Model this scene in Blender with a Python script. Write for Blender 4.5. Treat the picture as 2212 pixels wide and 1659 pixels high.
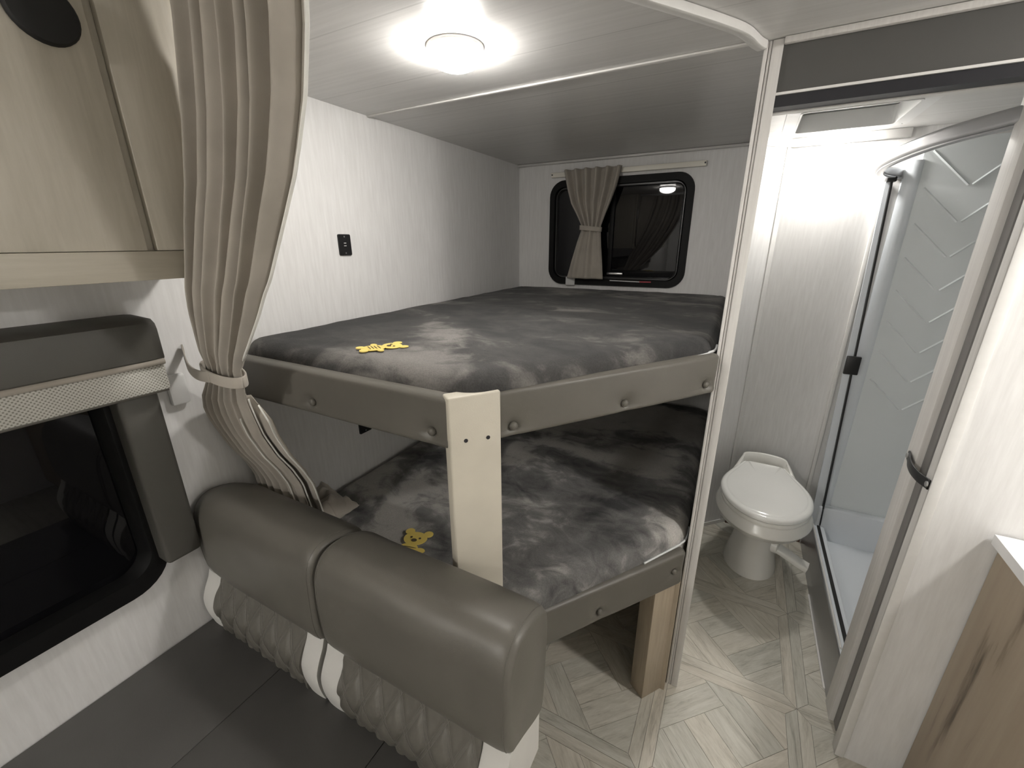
import bpy, bmesh, math, random
from mathutils import Vector, Matrix, noise
random.seed(7)
for o in list(bpy.data.objects): bpy.data.objects.remove(o)
S = bpy.context.scene
COL = S.collection
PI = math.pi

# ------------------------------------------------------------------ camera
CAM_H = 1.557
YAW, PITCH, ROLL, FPX = math.radians(-28.30), math.radians(18.58), math.radians(0.285), 908.9
_f = Vector((math.sin(YAW)*math.cos(PITCH), math.cos(YAW)*math.cos(PITCH), -math.sin(PITCH)))
_r0 = Vector((math.cos(YAW), -math.sin(YAW), 0)); _d0 = _f.cross(_r0)
_r = math.cos(ROLL)*_r0 + math.sin(ROLL)*_d0
_d = -math.sin(ROLL)*_r0 + math.cos(ROLL)*_d0
cd = bpy.data.cameras.new('camera'); cam = bpy.data.objects.new('camera', cd); COL.objects.link(cam)
cd.sensor_width = 36.0; cd.lens = 36.0*FPX/2212.0; cd.clip_start = 0.01; cd.clip_end = 60
_m = Matrix((_r, -_d, -_f)).transposed().to_4x4(); _m.translation = (0, 0, CAM_H)
cam.matrix_world = _m
S.camera = cam

# ------------------------------------------------------------------ world, exposure
W = bpy.data.worlds.new('night'); S.world = W; W.use_nodes = True
W.node_tree.nodes['Background'].inputs[0].default_value = (0.02, 0.024, 0.032, 1)
W.node_tree.nodes['Background'].inputs[1].default_value = 0.15
S.view_settings.view_transform = 'Standard'; S.view_settings.look = 'None'
S.view_settings.gamma = 1.0; S.view_settings.use_curve_mapping = False
S.view_settings.exposure = 1.2
LAMP_BUNK, LAMP_BATH, LAMP_CABIN = 57.0, 98.0, 158.0

# ------------------------------------------------------------------ materials
def lin(c):
    return tuple(((v/255)/12.92 if v/255 <= .04045 else ((v/255+.055)/1.055)**2.4) for v in c)
M = {}
def mat(name, rgb, rough=.5, metal=0., spec=.5, coat=0., emit=None, estr=0., sheen=0.):
    m = bpy.data.materials.new(name); m.use_nodes = True
    b = m.node_tree.nodes['Principled BSDF']
    b.inputs['Base Color'].default_value = (*rgb, 1)
    b.inputs['Roughness'].default_value = rough; b.inputs['Metallic'].default_value = metal
    b.inputs['Specular IOR Level'].default_value = spec
    b.inputs['Coat Weight'].default_value = coat
    b.inputs['Sheen Weight'].default_value = sheen
    if emit: b.inputs['Emission Color'].default_value = (*emit, 1); b.inputs['Emission Strength'].default_value = estr
    M[name] = m; return m
class NT:
    def __init__(s, m): s.t = m.node_tree; s.b = s.t.nodes['Principled BSDF']
    def n(s, typ, **kw):
        x = s.t.nodes.new(typ)
        for k, v in kw.items():
            if k.startswith('i_'): x.inputs[k[2:].replace('_', ' ')].default_value = v
            else: setattr(x, k, v)
        return x
    def l(s, a, b): s.t.links.new(a, b)
    def coords(s, scale=(1, 1, 1), kind='Object', rot=(0, 0, 0)):
        tc = s.n('ShaderNodeTexCoord'); mp = s.n('ShaderNodeMapping')
        mp.inputs['Scale'].default_value = scale; mp.inputs['Rotation'].default_value = rot
        s.l(tc.outputs[kind], mp.inputs['Vector']); return mp.outputs['Vector']
    def noise(s, vec, scale, detail=4, rough=.55, dist=0.):
        x = s.n('ShaderNodeTexNoise'); x.inputs['Scale'].default_value = scale
        x.inputs['Detail'].default_value = detail; x.inputs['Roughness'].default_value = rough
        x.inputs['Distortion'].default_value = dist; s.l(vec, x.inputs['Vector']); return x.outputs['Fac']
    def ramp(s, fac, stops, interp='LINEAR'):
        r = s.n('ShaderNodeValToRGB'); r.color_ramp.interpolation = interp
        e = r.color_ramp.elements
        while len(e) < len(stops): e.new(.5)
        for q, (p, c) in zip(e, stops): q.position = p; q.color = (*c, 1) if len(c) == 3 else c
        s.l(fac, r.inputs['Fac']); return r.outputs['Color']
    def mix(s, a, b, fac, mode='MIX'):
        x = s.n('ShaderNodeMix', data_type='RGBA', blend_type=mode)
        if isinstance(fac, (int, float)): x.inputs[0].default_value = fac
        else: s.l(fac, x.inputs[0])
        for i, v in ((6, a), (7, b)):
            if isinstance(v, tuple): x.inputs[i].default_value = (*v, 1)
            else: s.l(v, x.inputs[i])
        return x.outputs[2]
    def bump(s, h, strength=.2, dist=.002):
        x = s.n('ShaderNodeBump'); x.inputs['Strength'].default_value = strength
        x.inputs['Distance'].default_value = dist; s.l(h, x.inputs['Height']); s.l(x.outputs['Normal'], s.b.inputs['Normal'])
    def math(s, op, a, b=0.):
        x = s.n('ShaderNodeMath', operation=op)
        for i, v in ((0, a), (1, b)):
            if isinstance(v, (int, float)): x.inputs[i].default_value = v
            else: s.l(v, x.inputs[i])
        return x.outputs[0]
    def col(s, c): s.l(c, s.b.inputs['Base Color'])

def streaked(name, c0, c1, stretch, scale, rough=.5, bump=.15, spec=.4, contrast=(.3, .7), fine=None):
    m = mat(name, c0, rough, spec=spec); t = NT(m)
    v = t.coords(stretch); f = t.noise(v, scale, 5, .6)
    c = t.ramp(f, [(contrast[0], c0), (contrast[1], c1)])
    t.col(c); t.bump(f, bump, .001); return m

# wall board: pale linen-like board with faint vertical streaks
streaked('wallboard', (.72, .712, .70), (.80, .795, .785), (1, 1, .09), 95, .55, .12)
streaked('trim_white', (.60, .58, .56), (.70, .685, .66), (1, 1, .03), 120, .5, .2)
streaked('trim_plain', (.70, .69, .67), (.74, .73, .71), (1, 1, 1), 30, .45, .05)
# ceiling board: printed plank grain running along x
m = mat('ceilingboard', (.5, .5, .5), .32, spec=.45); t = NT(m)
v = t.coords((.035, 1, 1)); f = t.noise(v, 70, 6, .65); f2 = t.noise(t.coords((.25, .7, 1)), 4, 3)
c = t.ramp(f, [(.3, (.60, .59, .575)), (.7, (.70, .69, .675))])
sep = t.n('ShaderNodeSeparateXYZ'); t.l(t.coords(), sep.inputs[0])
fr = t.math('FRACT', t.math('MULTIPLY', sep.outputs['Y'], 1/.29)); ln = t.math('LESS_THAN', fr, .016)
c = t.mix(c, (.44, .435, .42), t.math('MULTIPLY', ln, .55)); t.col(c)
t.bump(t.noise(t.coords((1, 1, 1)), 260, 3), .05, .0006)
# vinyl upholstery
def vinyl(name, rgb, rough=.42, grain=420):
    m = mat(name, rgb, rough, spec=.42); t = NT(m)
    vo = t.n('ShaderNodeTexVoronoi'); vo.inputs['Scale'].default_value = grain; t.l(t.coords(), vo.inputs['Vector'])
    t.bump(vo.outputs['Distance'], .12, .0006)
    t.col(t.ramp(t.noise(t.coords(), 6, 3), [(.3, tuple(q*.93 for q in rgb)), (.7, tuple(q*1.06 for q in rgb))])); return m
vinyl('vinyl_taupe', (.125, .117, .100))
vinyl('vinyl_seat', (.070, .067, .063), .6)
vinyl('vinyl_cream', (.60, .56, .47), .45)
vinyl('vinyl_white', (.62, .61, .58), .45)
vinyl('vinyl_surround', (.085, .081, .071), .5)
# curtain cloth
def cloth(name, rgb, rough=.85):
    m = mat(name, rgb, rough, spec=.2, sheen=.25); t = NT(m)
    f = t.noise(t.coords((1, 1, .6)), 600, 2); t.bump(f, .15, .0005)
    t.col(t.ramp(t.noise(t.coords(), 9, 4), [(.3, tuple(q*.9 for q in rgb)), (.7, tuple(q*1.08 for q in rgb))])); return m
cloth('curtain_taupe', (.41, .375, .325)); cloth('hem_white', (.86, .85, .80))
# plush mattress cover: marbled grey print
def plush(name, lo, mid, hi, p, seed):
    m = mat(name, mid, .92, spec=.1, sheen=.08); t = NT(m)
    tc = t.n('ShaderNodeTexCoord'); mp = t.n('ShaderNodeMapping'); mp.inputs['Location'].default_value = (seed, seed*.7, 0)
    mp.inputs['Scale'].default_value = (1.0, 1.35, 1); t.l(tc.outputs['Object'], mp.inputs['Vector']); v = mp.outputs['Vector']
    a = t.noise(v, 2.1, 5, .5, .9); b = t.noise(v, 8.5, 6, .6, 1.1)
    f = t.math('ADD', t.math('MULTIPLY', a, .70), t.math('MULTIPLY', b, .30))
    c = t.ramp(f, [(p[0], lo), (p[1], mid), (p[2], hi), (p[3], tuple(q*1.15 for q in hi))])
    fu = t.noise(t.coords((1, 1, .4)), 330, 3, .7)
    c = t.mix(c, t.ramp(fu, [(.3, (.62, .62, .62)), (.7, (1.25, 1.25, 1.25))]), .55, 'MULTIPLY'); t.col(c)
    h = t.math('ADD', t.math('MULTIPLY', fu, .6), t.math('MULTIPLY', b, .8)); t.bump(h, .6, .004); return m
plush('plush_dark', (.046, .046, .046), (.075, .073, .071), (.20, .190, .178), (.42, .52, .61, .74), 5.7)
plush('plush_mixed', (.055, .055, .056), (.19, .186, .18), (.44, .425, .40), (.36, .47, .54, .68), 11.6)
mat('piping_white', (.62, .63, .63), .5)
mat('tag_yellow', (.80, .62, .16), .5); mat('print_brown', (.10, .075, .045), .6)
mat('black_plastic', (.012, .012, .013), .35); mat('black_matte', (.010, .010, .010), .7); mat('screw_steel', (.55, .55, .55), .3, 1.)
mat('screw_black', (.015, .014, .02), .35)
mat('night_glass', (.003, .003, .004), .02, spec=.3); mat('window_rubber', (.006, .006, .006), .55, spec=.2)
mat('window_gasket', (.035, .035, .035), .35)
mat('toilet_china', (.82, .81, .765), .22, coat=.2); mat('toilet_lid', (.88, .88, .85), .18, coat=.3)
mat('acrylic', (.78, .82, .83), .28); mat('acrylic_pan', (.76, .80, .84), .3)
mat('vent_white', (.74, .74, .73), .4); mat('vent_lens', (.42, .43, .43), .8, spec=.1)
mat('brown_strip', (.12, .06, .04), .6); mat('red_plastic', (.5, .08, .1), .4); mat('white_plastic', (.72, .72, .71), .35)
mat('thread_grey', (.22, .21, .19), .7); mat('rod_cream', (.86, .83, .74), .4); mat('lamp_rim', (.75, .74, .72), .4)
mat('countertop', (.80, .80, .80), .25)
m = mat('brushed_metal', (.46, .46, .47), .33, 1.)
mat('sill_metal', (.42, .42, .43), .3, .85)
mat('header_grey', (.075, .073, .069), .7); mat('track_black', (.012, .012, .016), .45)
mat('door_edge', (.20, .19, .185), .6)
def wood(name, a, b, c, stretch, scale=14, dist=1.2, rough=.5, stops=(.32, .52, .7)):
    m = mat(name, b, rough, spec=.35); t = NT(m); v = t.coords(stretch)
    f = t.math('ADD', t.math('MULTIPLY', t.noise(v, scale, 6, .6, dist), .7), t.math('MULTIPLY', t.noise(v, scale*6, 3), .3))
    t.col(t.ramp(f, [(stops[0], a), (stops[1], b), (stops[2], c)])); t.bump(f, .1, .0006); return m
wood('wood_cabinet', (.50, .465, .39), (.57, .53, .45), (.62, .58, .50), (1, 1, .10), 26)
wood('wood_cabinet_h', (.50, .465, .385), (.57, .53, .445), (.62, .58, .495), (1, .10, 1), 26)
wood('wood_leg', (.34, .28, .205), (.41, .345, .26), (.46, .39, .30), (1, 1, .08), 26)
wood('wood_vanity', (.10, .075, .05), (.34, .275, .205), (.40, .335, .255), (1, .8, .07), 7, 1.6, .5, (.34, .42, .62))
# floor planks: greyed oak, grain along each plank's own x, shade by plank
m = mat('plank_oak', (.4, .38, .34), .42, spec=.4); t = NT(m)
oi = t.n('ShaderNodeObjectInfo'); tc = t.n('ShaderNodeTexCoord'); mp = t.n('ShaderNodeMapping'); mp.inputs['Scale'].default_value = (.14, 1, 1)
t.l(tc.outputs['Object'], mp.inputs['Vector'])
cb = t.n('ShaderNodeCombineXYZ'); t.l(t.math('MULTIPLY', oi.outputs['Random'], 37.), cb.inputs['X']); t.l(t.math('MULTIPLY', oi.outputs['Random'], 91.), cb.inputs['Y'])
va = t.n('ShaderNodeVectorMath', operation='ADD'); t.l(mp.outputs[0], va.inputs[0]); t.l(cb.outputs[0], va.inputs[1])
f = t.math('ADD', t.math('MULTIPLY', t.noise(va.outputs[0], 38, 6, .65, .8), .72), t.math('MULTIPLY', t.noise(va.outputs[0], 240, 3), .28))
c = t.ramp(f, [(.30, (.33, .31, .265)), (.45, (.54, .52, .455)), (.62, (.66, .64, .575))])
tint = t.ramp(oi.outputs['Random'], [(0, (.88, .895, .89)), (.35, (.98, .98, .97)), (.7, (1.0, .97, .94)), (1, (1.06, 1.05, 1.03))])
t.col(t.mix(c, tint, 1., 'MULTIPLY')); t.bump(f, .15, .0006)
mat('floor_joint', (.22, .205, .18), .7)
# woven blind cloth
m = mat('woven_blind', (.6, .59, .54), .8); t = NT(m)
sep = t.n('ShaderNodeSeparateXYZ'); t.l(t.coords(), sep.inputs[0])
a = t.math('SINE', t.math('MULTIPLY', sep.outputs['Y'], 2*PI/.0075)); b = t.math('SINE', t.math('MULTIPLY', sep.outputs['Z'], 2*PI/.0075))
f = t.math('ADD', t.math('MULTIPLY', t.math('MULTIPLY', a, b), .5), .5)
t.col(t.ramp(f, [(.15, (.27, .26, .22)), (.5, (.62, .61, .56))])); t.bump(f, .5, .002)

# ------------------------------------------------------------------ mesh helpers (world coordinates in, origin moved to the base)
def link(name, me, loc, parent=None, material=None, kind=None):
    o = bpy.data.objects.new(name, me); COL.objects.link(o)
    if material: me.materials.append(M[material])
    if parent:
        o.parent = parent; w = Vector(parent['_w']); o.location = Vector(loc) - w
    else: o.location = loc
    o['_w'] = tuple(loc)
    if kind: o['kind'] = kind
    return o
def mesh(name, verts, faces, material, parent=None, smooth=False, kind=None, angle=None, recalc=True):
    vs = [Vector(v) for v in verts]
    lo = Vector([min(v[i] for v in vs) for i in range(3)]); hi = Vector([max(v[i] for v in vs) for i in range(3)])
    loc = Vector(((lo.x+hi.x)/2, (lo.y+hi.y)/2, lo.z))
    me = bpy.data.meshes.new(name); me.from_pydata([tuple(v-loc) for v in vs], [], faces)
    if recalc:
        bm = bmesh.new(); bm.from_mesh(me); bmesh.ops.recalc_face_normals(bm, faces=bm.faces); bm.to_mesh(me); bm.free()
    if smooth:
        for p in me.polygons: p.use_smooth = True
        if angle is not None: me.set_sharp_from_angle(angle=math.radians(angle))
    me.update()
    return link(name, me, loc, parent, material, kind)
def bmobj(name, bm, material, parent=None, smooth=False, kind=None, angle=None):
    bm.verts.index_update()
    vs = [v.co.copy() for v in bm.verts]; fs = [[v.index for v in f.verts] for f in bm.faces]; bm.free()
    return mesh(name, vs, fs, material, parent, smooth, kind, angle)
def add_box(bm, lo, hi, bev=0., seg=2, mtx=None):
    r = bmesh.ops.create_cube(bm, size=1.)
    vs = r['verts']
    for v in vs: v.co = Vector([lo[i] + (v.co[i]+.5)*(hi[i]-lo[i]) for i in range(3)])
    if bev > 0:
        es = list({e for v in vs for e in v.link_edges})
        rr = bmesh.ops.bevel(bm, geom=es, offset=bev, segments=seg, profile=.5, affect='EDGES')
        vs = list({v for f in rr['faces'] for v in f.verts} | {v for v in vs if v.is_valid})
    if mtx is not None:
        for v in vs: v.co = mtx @ v.co
def box(name, lo, hi, material, parent=None, bev=0., seg=2, kind=None, mtx=None):
    bm = bmesh.new(); add_box(bm, lo, hi, bev, seg, mtx)
    return bmobj(name, bm, material, parent, bev > 0, kind, 40 if bev > 0 else None)
def boxes(name, lst, material, parent=None, bev=0., kind=None):
    bm = bmesh.new()
    for lo, hi in lst: add_box(bm, lo, hi, bev)
    return bmobj(name, bm, material, parent, False, kind)
def loft(loops, closed=True, cap=True):
    n = len(loops[0]); vs = [v for L in loops for v in L]; fs = []
    for i in range(len(loops)-1):
        for j in range(n if closed else n-1):
            k = (j+1) % n
            fs.append((i*n+j, i*n+k, (i+1)*n+k, (i+1)*n+j))
    if cap: fs.append(tuple(range(n))); fs.append(tuple((len(loops)-1)*n+j for j in range(n)))
    return vs, fs
def sweep(path, section, up=(0, 0, 1), cap=True):
    """section: list of (a,b): a along side vector, b along up"""
    up = Vector(up); P = [Vector(p) for p in path]; L = []
    for i, p in enumerate(P):
        d = (P[min(i+1, len(P)-1)] - P[max(i-1, 0)]).normalized()
        s = d.cross(up).normalized(); u = s.cross(d).normalized()
        L.append([p + s*a + u*b for a, b in section])
    return loft(L, True, cap)
def circ(r, n=10, rb=None): return [(r*math.cos(2*PI*i/n), (rb or r)*math.sin(2*PI*i/n)) for i in range(n)]
def rrect(w, h, r, seg=4):
    pts = []
    for cx, cy, a0 in ((w/2-r, h/2-r, 0), (-w/2+r, h/2-r, 90), (-w/2+r, -h/2+r, 180), (w/2-r, -h/2+r, 270)):
        for i in range(seg+1):
            a = math.radians(a0+90*i/seg); pts.append((cx+r*math.cos(a), cy+r*math.sin(a)))
    return pts
def tube(name, path, r, material, parent=None, n=10, up=(0, 0, 1)):
    v, f = sweep(path, circ(r, n), up); return mesh(name, v, f, material, parent, True, angle=60)
def lathe(name, c, prof, material, parent=None, n=28, axis=(0, 0, 1), kind=None):
    ax = Vector(axis).normalized(); q = Vector((0, 0, 1)).rotation_difference(ax)
    L = [[Vector(c) + q @ Vector((max(r, 1e-5)*math.cos(2*PI*i/n), max(r, 1e-5)*math.sin(2*PI*i/n), z)) for i in range(n)] for r, z in prof]
    v, f = loft(L); return mesh(name, v, f, material, parent, True, kind, 50)
def empty(name, loc, label, cat, group=None):
    o = bpy.data.objects.new(name, None); COL.objects.link(o); o.location = loc; o['_w'] = tuple(loc)
    o.empty_display_size = .05
    return tag(o, label, cat, group)
def tag(o, label, cat, group=None):
    o['label'] = label; o['category'] = cat
    if group: o['group'] = group
    return o
def struct(o): o['kind'] = 'structure'; return o
def interp(tab, x):
    if x <= tab[0][0]: return tab[0][1]
    for (a, va), (b, vb) in zip(tab, tab[1:]):
        if x <= b:
            t_ = (x-a)/(b-a); t_ = t_*t_*(3-2*t_) if False else t_
            return va + (vb-va)*t_
    return tab[-1][1]
def smoothcurve(pts, n):
    """Catmull-Rom through points"""
    P = [Vector(p) for p in pts]; out = []; m = len(P)-1
    for i in range(n+1):
        u = i/n*m; k = min(int(u), m-1); s = u-k
        p0, p1, p2, p3 = P[max(k-1, 0)], P[k], P[k+1], P[min(k+2, m)]
        out.append(.5*((2*p1)+(p2-p0)*s+(2*p0-5*p1+4*p2-p3)*s*s+(3*p1-p0-3*p2+p3)*s**3))
    return out

# ------------------------------------------------------------------ key planes (metres)
XL, YB, ZC = -1.247, 2.42, 1.98          # side wall, end wall, ceiling
XR, YR = 1.40, -3.2                      # far side and rear of the cabin (behind the camera)
XP0, XP1, YP = -0.033, 0.001, 1.266      # partition between bunks and bathroom, door wall

# ================================================================== FLOOR
floor = struct(box('floor', (XL-.06, YR-.06, -.06), (XR+.06, YB+.06, -.0022), 'floor_joint'))
PIT, SW = .452, .075
X0, Y0 = -.067, .931
def clip(poly, xlo, xhi, ylo, yhi):
    def half(ps, ax, val, sgn):
        out = []
        for i in range(len(ps)):
            a, b = ps[i], ps[(i+1) % len(ps)]
            da, db = sgn*(a[ax]-val), sgn*(b[ax]-val)
            if da <= 0: out.append(a)
            if (da < 0 < db) or (db < 0 < da):
                k = da/(da-db); out.append((a[0]+(b[0]-a[0])*k, a[1]+(b[1]-a[1])*k))
        return out
    for ax, val, sg in ((0, xhi, 1), (0, xlo, -1), (1, yhi, 1), (1, ylo, -1)):
        poly = half(poly, ax, val, sg)
        if len(poly) < 3: return []
    return poly
def area(p): return .5*sum(p[i][0]*p[(i+1) % len(p)][1]-p[(i+1) % len(p)][0]*p[i][1] for i in range(len(p)))
planks = []
def plank(poly, ang):
    poly = clip(poly, XL, XR, YR, YB)
    if len(poly) < 3: return
    q = []
    for p in poly:
        if not q or math.dist(p, q[-1]) > 1e-4: q.append(p)
    if len(q) < 3 or abs(area(q)) < 2.5e-4: return
    if area(q) < 0: q.reverse()
    planks.append((q, ang))
hw = SW/2; h = (PIT-SW)/2
kx0, kx1 = math.floor((XL-X0)/PIT)-1, math.ceil((XR-X0)/PIT)
ky0, ky1 = math.floor((YR-Y0)/PIT)-1, math.ceil((YB-Y0)/PIT)
for i in range(kx0, kx1+1):
    for j in range(ky0, ky1+1):
        x, y = X0+i*PIT, Y0+j*PIT
        plank([(x, y), (x, y+PIT), (x-hw, y+PIT-hw), (x-hw, y+hw)], 90)
        plank([(x, y), (x+hw, y+hw), (x+hw, y+PIT-hw), (x, y+PIT)], 90)
        plank([(x, y), (x+hw, y-hw), (x+PIT-hw, y-hw), (x+PIT, y)], 0)
        plank([(x, y), (x+PIT, y), (x+PIT-hw, y+hw), (x+hw, y+hw)], 0)
        cx, cy = x+PIT/2, y+PIT/2
        def sd(s0, s1, d0, d1, ang):
            c = [(s0, d0), (s1, d0), (s1, d1), (s0, d1)]
            p = clip([((s-d)/2, (s+d)/2) for s, d in c], -h, h, -h, h)
            plank([(cx+a, cy+b) for a, b in p], ang)
        for k in range(2):
            a, b = -.12+.12*k, .12*k
            if (i+j) % 2: sd(-.12, .12, a, b, 45)
            else: sd(a, b, -.12, .12, 135)
        for a, b in ((.12, .24),):
            sd(a, b, -.12, .6, 135); sd(-.6, .12, a, b, 45); sd(-b, -a, -.6, .12, 135); sd(-.12, .6, -b, -a, 45)
        for a, b in ((.24, .6),):
            sd(a, b, -.12, .6, 135); sd(-.6, .12, a, b, 45); sd(-b, -a, -.6, .12, 135); sd(-.12, .6, -b, -a, 45)
def inset(poly, g):
    n = len(poly); out = []
    for i in range(n):
        p0, p1, p2 = Vector(poly[i-1]), Vector(poly[i]), Vector(poly[(i+1) % n])
        a = (p1-p0).normalized(); b = (p2-p1).normalized()
        na, nb = Vector((-a.y, a.x)), Vector((-b.y, b.x)); bis = na+nb
        if bis.length < 1e-3: out.append(p1); continue
        bis.normalize(); out.append(p1 + bis*min(g/max(bis.dot(na), .3), 3*g))
    return [(p.x, p.y) for p in out]
near, far = [], []
for q, a in planks:
    c = (sum(p[0] for p in q)/len(q), sum(p[1] for p in q)/len(q))
    vis = -.5 < c[0] < .52 and .78 < c[1] < 2.42 and not (c[0] < -.03-.0 and c[1] > 1.9)
    (near if vis else far).append((q, a, c))
near.sort(key=lambda r: r[2][0]**2+r[2][1]**2)
far += near[300:]; near = near[:300]
for q, a, c in near:
    p = inset(q, .0006); ar = math.radians(a); n = len(p)
    lo = [((x-c[0])*math.cos(-ar)-(y-c[1])*math.sin(-ar), (x-c[0])*math.sin(-ar)+(y-c[1])*math.cos(-ar)) for x, y in p]
    me = bpy.data.meshes.new('plank')
    me.from_pydata([(x, y, -.0022) for x, y in lo]+[(x, y, 0) for x, y in lo], [],
                   [tuple(range(n, 2*n))]+[(i, (i+1) % n, n+(i+1) % n, n+i) for i in range(n)])
    o = link('plank', me, (c[0], c[1], 0), floor, 'plank_oak'); o.rotation_euler.z = ar
vs, fs = [], []
for q, a, c in far:
    p = inset(q, .0006); b = len(vs); vs += [(x, y, 0) for x, y in p]; fs.append(tuple(range(b, b+len(p))))
mesh('plank_field', vs, fs, 'plank_oak', floor, kind='stuff', recalc=False)

# ================================================================== SHELL
VX0, VX1, VY0, VY1 = .088, .410, 1.912, 2.248
ceiling = struct(boxes('ceiling', [((XL-.06, YR-.06, ZC), (XR+.06, VY0, ZC+.07)), ((XL-.06, VY1, ZC), (XR+.06, YB+.06, ZC+.07)), ((XL-.06, VY0, ZC), (VX0, VY1, ZC+.07)), ((VX1, VY0, ZC), (XR+.06, VY1, ZC+.07))], 'ceilingboard'))
box('batten', (XL+.002, 1.250, ZC-.005), (-.05, 1.264, ZC), 'trim_plain', ceiling, .002)
box('batten', (XL+.002, -.75, ZC-.005), (XR-.002, -.736, ZC), 'trim_plain', ceiling, .002)
struct(box('trim_2', (XL+.001, YB-.028, ZC-.012), (XP0, YB-.001, ZC-.0005), 'ceilingboard', bev=.004))
# side wall with the hole for the dinette window
WY0, WY1, WZ0, WZ1 = -1.05, .345, .735, 1.33
struct(boxes('wall_left', [((XL-.06, YR, 0), (XL, WY0, ZC)), ((XL-.06, WY1, 0), (XL, YB, ZC)),
                    ((XL-.06, WY0, 0), (XL, WY1, WZ0)), ((XL-.06, WY0, WZ1), (XL, WY1, ZC))], 'wallboard'))
# end wall with the hole for the bunk window
BX0, BX1, BZ0, BZ1 = -1.01, -.315, 1.352, 1.85
struct(boxes('wall_back', [((XL, YB, 0), (BX0, YB+.06, ZC)), ((BX1, YB, 0), (XR, YB+.06, ZC)),
                    ((BX0, YB, 0), (BX1, YB+.06, BZ0)), ((BX0, YB, BZ1), (BX1, YB+.06, ZC))], 'wallboard'))
struct(box('wall_right', (XR, YR, 0), (XR+.06, YB, ZC), 'wallboard'))
struct(box('wall_rear', (XL-.06, YR-.06, 0), (XR+.06, YR, ZC), 'wallboard'))
struct(box('wall_partition', (XP0+.006, YP+.03, 0), (XP1-.006, YB, ZC), 'wallboard'))
# reeded end trim of the partition
t1 = struct(box('trim_1', (XP0, YP+.004, 0), (XP1, YP+.032, ZC), 'trim_white', bev=.002))
for k, (a, b) in enumerate(((XP0-.003, XP0+.005), (XP0+.0065, XP0+.012), (XP0+.0135, XP1+.001))):
    box('reed', (a, YP-.002 + (.002 if k == 1 else 0), 0), (b, YP+.006, ZC-.001), 'trim_white', t1, .0018)
# chamfer panel in the bathroom corner
A_, B_ = Vector((XP1-.006, 2.315)), Vector((.098, YB))
dv = (B_-A_).normalized(); nv = Vector((dv.y, -dv.x))
def diag(a0, a1, off0, off1, z0, z1):
    pts = [A_+dv*a0+nv*off0, A_+dv*a1+nv*off0, A_+dv*a1+nv*off1, A_+dv*a0+nv*off1]
    return [(*p, z) for z in (z0, z1) for p in pts], [(0, 1, 2, 3), (4, 5, 6, 7), (0, 1, 5, 4), (1, 2, 6, 5), (2, 3, 7, 6), (3, 0, 4, 7)]
LD = (B_-A_).length
v, f = diag(0, LD, -.01, 0, 0, ZC); wc = struct(mesh('wall_chamfer', v, f, 'wallboard'))
v, f = diag(LD-.022, LD+.004, 0, .005, 0, ZC-.03); mesh('corner_bead', v, f, 'trim_plain', wc)
v, f = diag(-.0, LD, 0, .008, ZC-.034, ZC); mesh('crown_strip', v, f, 'trim_plain', wc)
v, f = diag(0, LD, 0, .006, 0, .022); mesh('base_strip', v, f, 'trim_plain', wc)
struct(box('trim_3', (.09, YB-.016, ZC-.034), (.50, YB-.001, ZC-.0005), 'trim_plain', bev=.003))
struct(box('baseboard_back', (.11, YB-.008, 0), (.476, YB-.0005, .02), 'brown_strip'))

# door wall: header, track, right-hand leaf pair with the pocket
hd = struct(box('wall_header', (XP1+.001, YP+.004, 1.876), (XR, YP+.06, ZC), 'header_grey'))
box('crown_strip', (XP1+.001, YP-.010, ZC-.014), (XR, YP+.004, ZC-.0005), 'trim_white', hd, .003)
box('edge_strip', (XP1+.001, YP+.001, 1.8715), (XR, YP+.012, 1.8765), 'trim_plain', hd)
box('door_track', (XP1+.001, YP+.006, 1.848), (XR, YP+.05, 1.8714), 'track_black', hd)
box('inner_lintel', (XP1+.001, YP+.052, 1.846), (XR, YP+.075, 1.875), 'trim_plain', hd)
XJ = .477
wf = struct(box('wall_front', (XJ+.002, 1.280, 0), (XR, 1.312, 1.874), 'wallboard'))
box('jamb_cap', (XJ, 1.276, 0), (XJ+.005, 1.312, 1.847), 'trim_white', wf, .001)
box('corner_strip', (XJ, 1.2745, 0), (XJ+.024, 1.2805, 1.847), 'trim_plain', wf, .0025)
struct(box('wall_inner', (XJ, 1.394, 0), (XR, 1.466, ZC), 'trim_white', bev=.0015))
pd = struct(box('door_1', (XJ+.012, 1.354, .008), (XR-.02, 1.389, 1.845), 'door_edge', bev=.001))

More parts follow.
